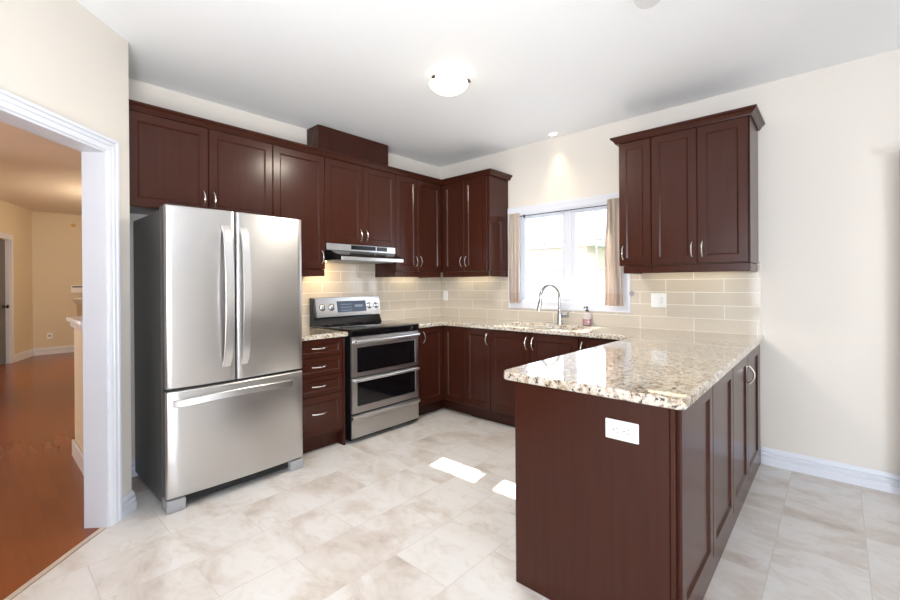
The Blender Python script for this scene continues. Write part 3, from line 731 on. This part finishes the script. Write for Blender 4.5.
# sink
t = thing('kitchen_sink', 'stainless double-bowl sink set under the granite worktop', 'sink', (1.605, -0.38, 0.70))
def bowl(x0, x1):
    m_ = MB(); r = []
    for ins, z in ((-0.012, CZ0-0.0005), (0.0, CZ0-0.0005), (0.004, 0.80), (0.012, 0.72), (0.04, 0.70)):
        a, b, c, d = x0+ins, x1-ins, SY0+ins, SY1-ins; rr = 0.05
        r.append([Vector((p[0], p[1], z)) for p in rounded((a+rr, d-rr), rr, pi, 0.5*pi, 4)+rounded((b-rr, d-rr), rr, 0.5*pi, 0, 4)+rounded((b-rr, c+rr), rr, 0, -0.5*pi, 4)+rounded((a+rr, c+rr), rr, -0.5*pi, -pi, 4)])
    vr = m_.rings(r, caps=False); bm = m_.bm; bm.verts.ensure_lookup_table(); n = len(r[0])
    bm.faces.new([bm.verts[len(bm.verts)-n+i] for i in range(n)]); bmesh.ops.recalc_face_normals(bm, faces=bm.faces); return m_
for a, b in ((SX0+0.004, 1.597), (1.613, SX1-0.004)):
    bo = obj('bowl', bowl(a, b), 'steel', t)
    obj('drain', MB().lathe(((a+b)/2, -0.38, 0.7005), [(0.042, 0), (0.042, 0.003), (0.03, 0.004), (0.0, 0.002)], 24), 'chrome', bo)
# faucet
fx, fy = 1.638, -0.150
t = thing('faucet', 'tall chrome gooseneck faucet behind the sink', 'faucet', (fx, fy, CZ1))
obj('base', MB().lathe((fx, fy, CZ1+0.0005), [(0.028, 0), (0.028, 0.006), (0.024, 0.010), (0.022, 0.05), (0.021, 0.115), (0.016, 0.125)], 24), 'chrome', t)
pts = [(fx, fy, CZ1+0.12), (fx, fy, 1.150)]
R = 0.115
for k in range(1, 15):
    a = math.pi*k/14*1.05; pts.append((fx-0.065*(1-math.cos(a))/2, fy-R+R*math.cos(a), 1.150+R*math.sin(a)))
obj('spout', MB().tube(pts, 0.0135, 14), 'chrome', t)
e0 = Vector(pts[-1]); e1 = e0+Vector((-0.012, -0.012, -0.095))
obj('spray_head', MB().tube([e0+Vector((0, 0, 0.006)), e0, e0*0.6+e1*0.4, e1], [0.0145, 0.0165, 0.0175, 0.0195], 16), 'chrome', t)
m_ = MB().tube([(fx+0.018, fy, 0.985), (fx+0.085, fy, 0.985)], 0.017, 14); m_.tube([(fx+0.07, fy, 0.990), (fx+0.085, fy-0.004, 1.012), (fx+0.105, fy-0.01, 1.04)], [0.008, 0.007, 0.005], 10)
obj('lever', m_, 'chrome', t)
# soap bottle
bx_, by_ = 1.868, -0.080
t = thing('soap_dispenser', 'clear pump bottle of pink soap on the worktop under the window', 'soap bottle', (bx_, by_, CZ1))
obj('bottle', MB().lathe((bx_, by_, CZ1+0.001), [(0.034, 0), (0.039, 0.004), (0.039, 0.082), (0.034, 0.098), (0.014, 0.112), (0.013, 0.122)], 24), 'bottle_plastic', t)
obj('liquid', MB().lathe((bx_, by_, CZ1+0.003), [(0.033, 0), (0.0375, 0.003), (0.0375, 0.052), (0.0, 0.0525)], 24), 'pink_soap', t)
m_ = MB().lathe((bx_, by_, CZ1+0.122), [(0.0145, 0), (0.0145, 0.014), (0.006, 0.016), (0.005, 0.034), (0.010, 0.036), (0.010, 0.044), (0.0, 0.046)], 16); m_.tube([(bx_, by_, CZ1+0.162), (bx_-0.012, by_-0.025, CZ1+0.162), (bx_-0.014, by_-0.030, CZ1+0.152)], 0.005, 8)
obj('pump', m_, 'black_matte', t)

# ------------------------------------------------------------------ refrigerator
FY0, FY1, FZ1 = -3.022, -2.197, 1.735
t = thing('refrigerator', 'stainless french-door refrigerator with bottom freezer drawer', 'refrigerator', (0.35, (FY0+FY1)/2, 0))
obj('cabinet_body', MB().box(0.015, 0.655, FY0+0.004, FY1-0.004, 0.028, 1.715, 0.004), 'fridge_side', t)
def front(y0, y1, z0, z1, xb=0.726):
    m_ = MB(); n = 14; r = 0.010; loops = []
    def fxx(y):
        u = (y-(FY0+FY1)/2)/((FY1-FY0)/2); return 0.748+0.020*(1-u*u)
    ys = [y0, y0+0.002, y0+0.006, y0+r] + [y0+r+(y1-y0-2*r)*i/n for i in range(1, n)] + [y1-r, y1-0.006, y1-0.002, y1]
    bk = [0.012, 0.006, 0.002, 0.0]+[0]*(n-1)+[0.0, 0.002, 0.006, 0.012]
    for z, ins in ((z0, 0.006), (z0+0.003, 0.0015), (z0+0.008, 0.0), (z1-0.008, 0.0), (z1-0.003, 0.0015), (z1, 0.006)):
        loops.append([Vector((fxx(y)-b-ins, y, z)) for y, b in zip(ys, bk)]+[Vector((xb, y1, z)), Vector((xb, y0, z))])
    return m_.rings(loops)
YM = -2.651
for y0, y1, hy in ((FY0, YM-0.003, -2.708), (YM+0.003, FY1, -2.606)):
    d = obj('door', front(y0, y1, 0.697, FZ1), 'steel', t, smooth=40)
    obj('door_liner', MB().box(0.668, 0.7255, y0+0.003, y1-0.003, 0.700, FZ1-0.003, 0.004), 'fridge_side', d)
    pts = []
    for k_ in range(21):
        s = k_/20; pts.append((0.770+0.058*math.sin(math.pi*s)**0.55 if 0 < k_ < 20 else 0.760, hy, 0.79+0.85*s))
    obj('handle', MB().strap(pts, 0.046, 0.016, Y), 'steel_bright', d, smooth=25)
    if hy > YM:
        m_ = MB().obox(Vector((0.7585, -2.40, 1.628)), Y, Z, X, 0, 0.012, 0, 0.006, 0, 0.0015)
        for q in range(6): m_.obox(Vector((0.7575-0.0006*q, -2.382+0.011*q, 1.628)), Y, Z, X, 0, 0.006, 0, 0.006+0.003*(q % 2), 0, 0.002)
        obj('badge', m_, 'slot', d)
d = obj('freezer_drawer', front(FY0, FY1, 0.080, 0.682), 'steel', t, smooth=40)
obj('drawer_liner', MB().box(0.668, 0.7255, FY0+0.003, FY1-0.003, 0.083, 0.679, 0.004), 'fridge_side', d)
pts = []
for k_ in range(21):
    s = k_/20; pts.append((0.757+0.062*math.sin(math.pi*s)**0.55 if 0 < k_ < 20 else 0.752, -2.985+0.70*s, 0.612+0.018*math.sin(math.pi*s)))
obj('handle', MB().strap(pts, 0.040, 0.016, Z), 'steel_bright', d, smooth=25)
obj('gasket', MB().box(0.655, 0.668, FY0+0.012, FY1-0.012, 0.085, 1.725).box(0.668, 0.735, FY0+0.02, FY1-0.02, 0.682, 0.697).box(0.668, 0.74, YM-0.0028, YM+0.0028, 0.70, 1.725), 'black_matte', t)
obj('base_grille', MB().box(0.60, 0.715, FY0+0.09, FY1-0.09, 0.022, 0.072, 0.004).box(0.715, 0.722, FY0+0.09, FY1-0.09, 0.030, 0.036).box(0.715, 0.722, FY0+0.09, FY1-0.09, 0.046, 0.052), 'black_matte', t)
for y0 in (FY0, FY1-0.098): obj('foot_cover', MB().box(0.64, 0.752, y0, y0+0.098, 0.0, 0.070, 0.010, 2), 'foot', t)
for y0 in (FY0+0.01, FY1-0.11): obj('hinge_cover', MB().box(0.60, 0.715, y0, y0+0.10, 1.716, 1.745, 0.008, 2), 'fridge_side', t)

# ------------------------------------------------------------------ range
RY0, RY1, RX = -1.732, -0.990, 0.655
t = thing('range', 'stainless double-oven electric range with black glass cooktop', 'stove', (0.33, (RY0+RY1)/2, 0))
obj('range_body', MB().box(0.02, RX-0.015, RY0+0.002, RY1-0.002, 0.03, 0.895), 'black', t)
obj('range_foot', MB().box(0.10, 0.56, RY0+0.04, RY1-0.04, 0, 0.03), 'black_matte', t)
ck = obj('cooktop', MB().box(0.05, RX+0.006, RY0, RY1, 0.896, 0.918, 0.006, 2).box(RX-0.0145, RX, RY0+0.002, RY1-0.002, 0.862, 0.8955), 'black_glass', t)
M['burner_line'] = mat('burner_line', (0.10, 0.10, 0.105), 0.3)
for (a, b, r) in ((0.20, -1.55, 0.085), (0.20, -1.17, 0.085), (0.48, -1.55, 0.11), (0.48, -1.17, 0.10)):
    obj('burner_mark', MB().rings([[Vector((a+q*math.cos(2*pi*i/40), b+q*math.sin(2*pi*i/40), 0.9183)) for i in range(40)] for q in (r, r-0.003)], caps=False), 'burner_line', ck)
def oven_door(z0, z1, wz0, wz1):
    m_ = MB()
    y0, y1, wy0, wy1 = RY0+0.004, RY1-0.004, RY0+0.056, RY1-0.048
    def Rr(i, x, a=None): 
        return [Vector((x, y0+i, z0+i)), Vector((x, y1-i, z0+i)), Vector((x, y1-i, z1-i)), Vector((x, y0+i, z1-i))]
    m_.rings([Rr(0, RX-0.0145), Rr(0, RX-0.006), Rr(0.004, RX), [Vector((RX, wy0, wz0)), Vector((RX, wy1, wz0)), Vector((RX, wy1, wz1)), Vector((RX, wy0, wz1))], [Vector((RX-0.003, wy0+0.002, wz0+0.002)), Vector((RX-0.003, wy1-0.002, wz0+0.002)), Vector((RX-0.003, wy1-0.002, wz1-0.002)), Vector((RX-0.003, wy0+0.002, wz1-0.002))]])
    d = obj('oven_door', m_, 'steel', t)
    obj('oven_window', MB().box(RX-0.0028, RX-0.0005, wy0+0.003, wy1-0.003, wz0+0.003, wz1-0.003), 'black_glass', d)
    return d
d = oven_door(0.532, 0.858, 0.566, 0.772)
def bar(z, rad=0.015, out=0.036):
    m_ = MB(); pts = []
    for k_ in range(17):
        q = k_/16; pts.append((RX+out-0.006+0.010*math.sin(pi*q), RY0+0.022+(RY1-RY0-0.050)*q, z))
    m_.tube(pts, rad, 16)
    for yy in (RY0+0.022, RY1-0.047): m_.box(RX, RX+out-0.004, yy, yy+0.025, z-0.008, z+0.008, 0.003)
    return m_
obj('handle', bar(0.820, 0.0165), 'steel_bright', d)
d = oven_door(0.240, 0.526, 0.296, 0.490)
obj('handle', bar(0.510, 0.0125, 0.032), 'steel_bright', d)
m_ = MB(); lo = []
for k_ in range(13):
    s = k_/12; y = RY0+0.004+(RY1-RY0-0.008)*s; bl = 0.010*math.sin(pi*s)
    lo.append([Vector(p) for p in ((RX-0.0145, y, 0.045), (RX-0.004, y, 0.045), (RX-0.004, y, 0.185), (RX+0.018+bl, y, 0.205), (RX+0.020+bl, y, 0.218), (RX+0.004, y, 0.230), (RX-0.0145, y, 0.230))])
dr = obj('storage_drawer', m_.rings(lo), 'steel', t)
# control backguard
bgd = obj('backguard', MB().extr([(0.022, RY0+0.002, 0.90), (0.115, RY0+0.002, 0.918), (0.075, RY0+0.002, 0.990), (0.075, RY0+0.002, 1.15), (0.022, RY0+0.002, 1.16)], (0, RY1-RY0-0.004, 0)), 'black', t)
pn = obj('control_panel', MB().extr([(0.0755, RY0+0.022, 0.985), (0.108, RY0+0.022, 0.985), (0.110, RY0+0.022, 0.992), (0.080, RY0+0.022, 1.160), (0.060, RY0+0.022, 1.163), (0.060, RY0+0.022, 1.1505), (0.0755, RY0+0.022, 1.1505)], (0, RY1-RY0-0.030, 0)), 'steel_bright', t)
PA = Vector((0.110, 0, 0.992)); PV = Vector((-0.030, 0, 0.168)).normalized(); PN = Vector((0.168, 0, 0.030)).normalized()
sc_ = obj('display', MB().obox(PA+Y*(-1.495), Y, PV, PN, 0, 0.325, 0.030, 0.135, 0.0005, 0.002), 'clock_screen', pn)
for q in range(3): obj('display_mark', MB().obox(PA+Y*(-1.47), Y, PV, PN, 0.012, 0.134, 0.045+0.028*q, 0.051+0.028*q, 0.002, 0.0026), 'display_glyph', sc_)
obj('display_clock', MB().obox(PA+Y*(-1.30), Y, PV, PN, 0.0, 0.092, 0.075, 0.098, 0.002, 0.0026), 'display_glyph', sc_)
for yy in (-1.648, -1.553, -1.128, -1.045):
    c = PA+Y*yy+PV*0.082+PN*0.001
    kb = obj('knob', MB().lathe(c, [(0.026, 0), (0.026, 0.006), (0.021, 0.009), (0.019, 0.026), (0.016, 0.029), (0.0, 0.029)], 24, PN), 'steel_bright', pn)
    obj('knob_ring', MB().lathe(c-PN*0.0008, [(0.031, 0), (0.031, 0.004), (0.0265, 0.005)], 24, PN), 'black', kb)
    obj('knob_grip', MB().obox(c, Y, PV, PN, -0.004, 0.004, -0.019, 0.019, 0.029, 0.034, 0.001), 'chrome', kb)

# ------------------------------------------------------------------ range hood
HY0, HY1 = -1.755, -1.000
t = thing('range_hood', 'slim stainless hood under the cabinet above the range', 'range hood', (0.2, (HY0+HY1)/2, 1.47))
obj('hood_body', MB().box(0.013, 0.345, HY0, HY1, 1.575, 1.633, 0.003), 'steel_bright', t)
v0 = 0.35
obj('vent', MB().box(0.345, 0.3475, HY0+0.245, HY0+0.515, 1.589, 1.627), 'black', t)
obj('switch_panel', MB().box(0.345, 0.3475, HY0+0.527, HY0+0.650, 1.589, 1.627), 'black', t)
m_ = MB(); rr = []
def hoodsec(z, x0, x1, ins): return [Vector((x0, HY0, z)), Vector((0.20, HY0, z)), Vector((x1, HY0+ins, z)), Vector((x1, HY1-ins, z)), Vector((0.20, HY1, z)), Vector((x0, HY1, z))]
m_.rings([hoodsec(1.487, 0.013, 0.497, 0.048), hoodsec(1.512, 0.013, 0.500, 0.046), hoodsec(1.516, 0.013, 0.494, 0.048), hoodsec(1.574, 0.013, 0.36, 0.02)])
can = obj('canopy', m_, 'black', t)
obj('front_lip', MB().box(0.498, 0.506, HY0+0.040, HY1-0.040, 1.484, 1.514, 0.002), 'steel_bright', t)
obj('filter', MB().box(0.06, 0.44, HY0+0.10, HY1-0.10, 1.481, 1.4865), 'foot', t)
obj('lamp_lens', MB().box(0.10, 0.20, HY0+0.03, HY0+0.09, 1.479, 1.4865, 0.002), 'hood_lens', t)
lamp('hood_lamp', 'AREA', (0.20, HY0+0.10, 1.470), 2.2, (1.0, 0.70, 0.38), (-0.5, 0, -1), size=0.08)

# under-cabinet lamps
for nm, lc, sx, sy in (('corner_cabinet_lamp', (0.10, -0.62, 1.395), 0.05, 0.4), ('window_cabinet_lamp', (0.55, -0.10, 1.395), 0.5, 0.05), ('peninsula_cabinet_lamp', (2.70, -0.12, 1.395), 0.6, 0.05)):
    lamp(nm, 'AREA', lc, 0.55, (1.0, 0.84, 0.56), (0, 0, -1), shape='RECTANGLE', size=sx, size_y=sy)

# ------------------------------------------------------------------ wall plates
def plate_things():
    N = -Y; y = -0.012
    t = thing('wall_outlet', 'white double plate with switch and outlet on backsplash under right cabinet', 'outlet', (2.446, y, 1.135))
    O = Vector((2.388, y-0.0002, 1.080))
    obj('plate', MB().obox(O, X, Z, N, 0, 0.117, 0, 0.114, 0, 0.006, 0.002), 'plastic_white', t)
    obj('rocker', MB().obox(O, X, Z, N, 0.014, 0.048, 0.024, 0.090, 0.006, 0.009, 0.001), 'plastic_white', t)
    r = obj('receptacle', MB().obox(O, X, Z, N, 0.068, 0.102, 0.024, 0.090, 0.006, 0.0085, 0.001), 'plastic_white', t)
    m_ = MB()
    for zz in (0.042, 0.072): m_.obox(O, X, Z, N, 0.077, 0.079, zz, zz+0.010, 0.0085, 0.0088).obox(O, X, Z, N, 0.091, 0.093, zz, zz+0.010, 0.0085, 0.0088).obox(O, X, Z, N, 0.083, 0.087, zz-0.009, zz-0.005, 0.0085, 0.0088)
    obj('slots', m_, 'slot', r)
    t = thing('light_switch', 'white single switch plate on the backsplash in the room corner', 'switch', (0.092, y, 1.142))
    O = Vector((0.056, y-0.0002, 1.085))
    obj('plate', MB().obox(O, X, Z, N, 0, 0.072, 0, 0.114, 0, 0.006, 0.002), 'plastic_white', t)
    obj('rocker', MB().obox(O, X, Z, N, 0.019, 0.053, 0.024, 0.090, 0.006, 0.009, 0.001), 'plastic_white', t)
    O = Vector((2.890, PYF-0.0002, 0.717))
    t = thing('wall_outlet', 'white sideways outlet plate on the front end of the peninsula', 'outlet', (2.948, PYF, 0.752))
    obj('plate', MB().obox(O, X, Z, N, 0, 0.117, 0, 0.070, 0, 0.006, 0.002), 'plastic_white', t)
    r = obj('receptacle', MB().obox(O, X, Z, N, 0.025, 0.092, 0.018, 0.052, 0.006, 0.0085, 0.001), 'plastic_white', t)
    m_ = MB()
    for xx in (0.034, 0.072): m_.obox(O, X, Z, N, xx+0.006, xx+0.014, 0.027, 0.0295, 0.0085, 0.0088).obox(O, X, Z, N, xx+0.006, xx+0.014, 0.041, 0.0435, 0.0085, 0.0088).obox(O, X, Z, N, xx-0.006, xx-0.001, 0.033, 0.038, 0.0085, 0.0088)
    obj('slots', m_, 'slot', r)
    t = thing('tieback_knob', 'small grey round knob on the tile edge right of the window', 'knob', (2.236, y, 1.19))
    obj('knob', MB().lathe((2.238, y, 1.19), [(0.010, 0.0), (0.010, -0.010), (0.020, -0.014), (0.020, -0.019), (0.0, -0.021)], 20, Y), 'foot', t)
    hxx = Vector((hx, -2.86, 0.29))
    t = thing('wall_outlet', 'small beige outlet low on the tan hall wall', 'outlet', (hx, -2.92, 0.35))
    obj('plate', MB().obox(hxx, Y, Z, X, 0, 0.075, 0, 0.115, 0, 0.006, 0.002), 'plastic_white', t)
    obj('slots', MB().obox(hxx, Y, Z, X, 0.02, 0.055, 0.04, 0.075, 0.006, 0.007), 'foot', t)
plate_things()

# ------------------------------------------------------------------ ceiling fittings
lx, ly = 1.600, -1.600
t = thing('ceiling_light', 'lit frosted dome light on the ceiling with bronze clips', 'ceiling light', (lx, ly, CEIL))
obj('pan', MB().lathe((lx, ly, CEIL-0.001), [(0.100, 0), (0.100, -0.05), (0.0, -0.051)], 40), 'plastic_white', t)
obj('shade', MB().lathe((lx, ly, CEIL-0.053), [(0.130, 0.0), (0.133, -0.004), (0.122, -0.024), (0.098, -0.044), (0.066, -0.058), (0.032, -0.066), (0.0, -0.068)], 48), 'lamp_glass', t)
for a in (math.radians(-93), math.radians(27), math.radians(147)):
    c = Vector((lx+0.128*math.cos(a), ly+0.128*math.sin(a), CEIL-0.052)); d_ = Vector((math.cos(a), math.sin(a), 0))
    m_ = MB().tube([c-Z*0.012+d_*0.004, c+Z*0.006+d_*0.006], [0.008, 0.008], 10); m_.lathe(c-Z*0.008+d_*0.010, [(0.004, 0), (0.010, 0.004), (0.010, 0.009), (0.0, 0.012)], 12, d_)
    obj('clip', m_, 'bronze', t)
lamp('dome_lamp', 'AREA', (lx, ly, CEIL-0.13), 27, (1.0, 0.90, 0.77), (0, 0, -1), shape='DISK', size=0.28)
lamp('dome_glow', 'POINT', (lx, ly, CEIL-0.17), 0.7, (1.0, 0.84, 0.62), shadow_soft_size=0.06)
rx_, ry_ = 1.56, -0.115
t = thing('recessed_light', 'small lit recessed downlight in the ceiling above the window', 'ceiling light', (rx_, ry_, CEIL))
obj('trim_ring', MB().lathe((rx_, ry_, CEIL-0.0005), [(0.052, 0), (0.052, -0.004), (0.038, -0.007), (0.036, -0.003), (0.036, 0.0)], 32), 'plastic_white', t)
obj('lens', MB().lathe((rx_, ry_, CEIL-0.001), [(0.035, 0), (0.035, -0.003), (0.0, -0.0035)], 32), 'downlight_lens', t)
lamp('downlight', 'SPOT', (rx_, ry_, CEIL-0.02), 9, (1.0, 0.78, 0.45), (0, 0.10, -1), spot_size=math.radians(62), spot_blend=0.9, shadow_soft_size=0.03)
t = thing('smoke_detector', 'white round smoke detector at the top edge of the ceiling', 'smoke detector', (2.848, -1.535, CEIL))
obj('detector_base', MB().lathe((2.848, -1.535, CEIL-0.0005), [(0.066, 0), (0.066, -0.012), (0.0, -0.0125)], 36), 'plastic_white', t)
obj('detector_cover', MB().lathe((2.848, -1.535, CEIL-0.013), [(0.060, 0), (0.060, -0.014), (0.050, -0.026), (0.0, -0.028)], 36), 'detector_plastic', t)

# ------------------------------------------------------------------ outside the sink window
struct('ground', MB().box(-14, 14, 4.0, 34, -0.5, -0.3), 'lawn')
struct('bounce_slab', MB().box(-14, 14, 0.16, 4.0, -0.5, -0.3), 'bounce_slab_mat')  # unseen grey slab added to cut green bounce from the lawn
t = thing('neighbour_house', 'brick house with grey roof seen faintly through left window pane', 'house', (-5.5, 15, -0.3))
obj('walls', MB().box(-10.5, -3.6, 12, 19, -0.3, 2.7), 'brick', t)
obj('roof', MB().extr([(-10.9, 11.6, 2.7), (-10.9, 15.5, 4.6), (-10.9, 19.4, 2.7)], (7.7, 0, 0)), 'roof', t)
for x in (-8.6, -6.0):
    w_ = obj('window', MB().box(x-0.6, x+0.6, 11.95, 12.0, 0.7, 1.9), 'trim', t)
    obj('pane', MB().box(x-0.52, x+0.52, 11.94, 11.95, 0.78, 1.82), 'far_glass', w_)
t = thing('garden_fence', 'pale board fence across the garden outside the window', 'fence', (-1, 9, -0.3))
for x in [-6.0+1.8*i for i in range(7)]: obj('fence_post', MB().box(x-0.05, x+0.05, 8.95, 9.05, -0.3, 1.45), 'fence', t)
m_ = MB(); xq = -5.94
while xq < 4.7: m_.box(xq, xq+0.13, 9.06, 9.08, -0.25, 1.35); xq += 0.142
obj('fence_boards', m_, 'fence', t); obj('fence_rail', MB().box(-5.95, 4.75, 9.04, 9.06, 0.0, 0.09).box(-5.95, 4.75, 9.04, 9.06, 1.1, 1.19), 'fence', t)
def tree(x, y, h, r, label):
    t = thing('garden_tree', label, 'tree', (x, y, -0.3)); rnd = random.Random(int(x*10)+5)
    m_ = MB().tube([(x, y, -0.3), (x+0.05, y, h*0.4), (x, y, h*0.75)], [0.14, 0.10, 0.03], 8)
    for q in range(6):
        a = q*1.1; m_.tube([(x, y, h*0.4+0.1*q), (x+r*0.7*math.cos(a), y+r*0.7*math.sin(a), h*0.6+0.12*q)], [0.04, 0.012], 6)
    obj('trunk', m_, 'bark', t)
    m_ = MB()
    for q in range(2600):
        while True:
            v = Vector((rnd.uniform(-1, 1), rnd.uniform(-1, 1), rnd.uniform(-1, 1)))
            if 0.2 < v.length < 1: break
        c = Vector((x+v.x*r, y+v.y*r, h*0.72+v.z*r*0.9)); d_ = Vector((rnd.gauss(0, 1), rnd.gauss(0, 1), rnd.gauss(0, 1))).normalized(); e_ = d_.orthogonal().normalized()
        l_ = rnd.uniform(0.07, 0.13)
        vs = [m_.bm.verts.new(c+d_*l_), m_.bm.verts.new(c+e_*l_*0.45), m_.bm.verts.new(c-d_*l_), m_.bm.verts.new(c-e_*l_*0.45)]; m_.bm.faces.new(vs)
    obj('foliage', m_, 'leaf', t)
tree(-1.3, 13.0, 3.6, 1.5, 'leafy green tree seen faintly through the right window pane')
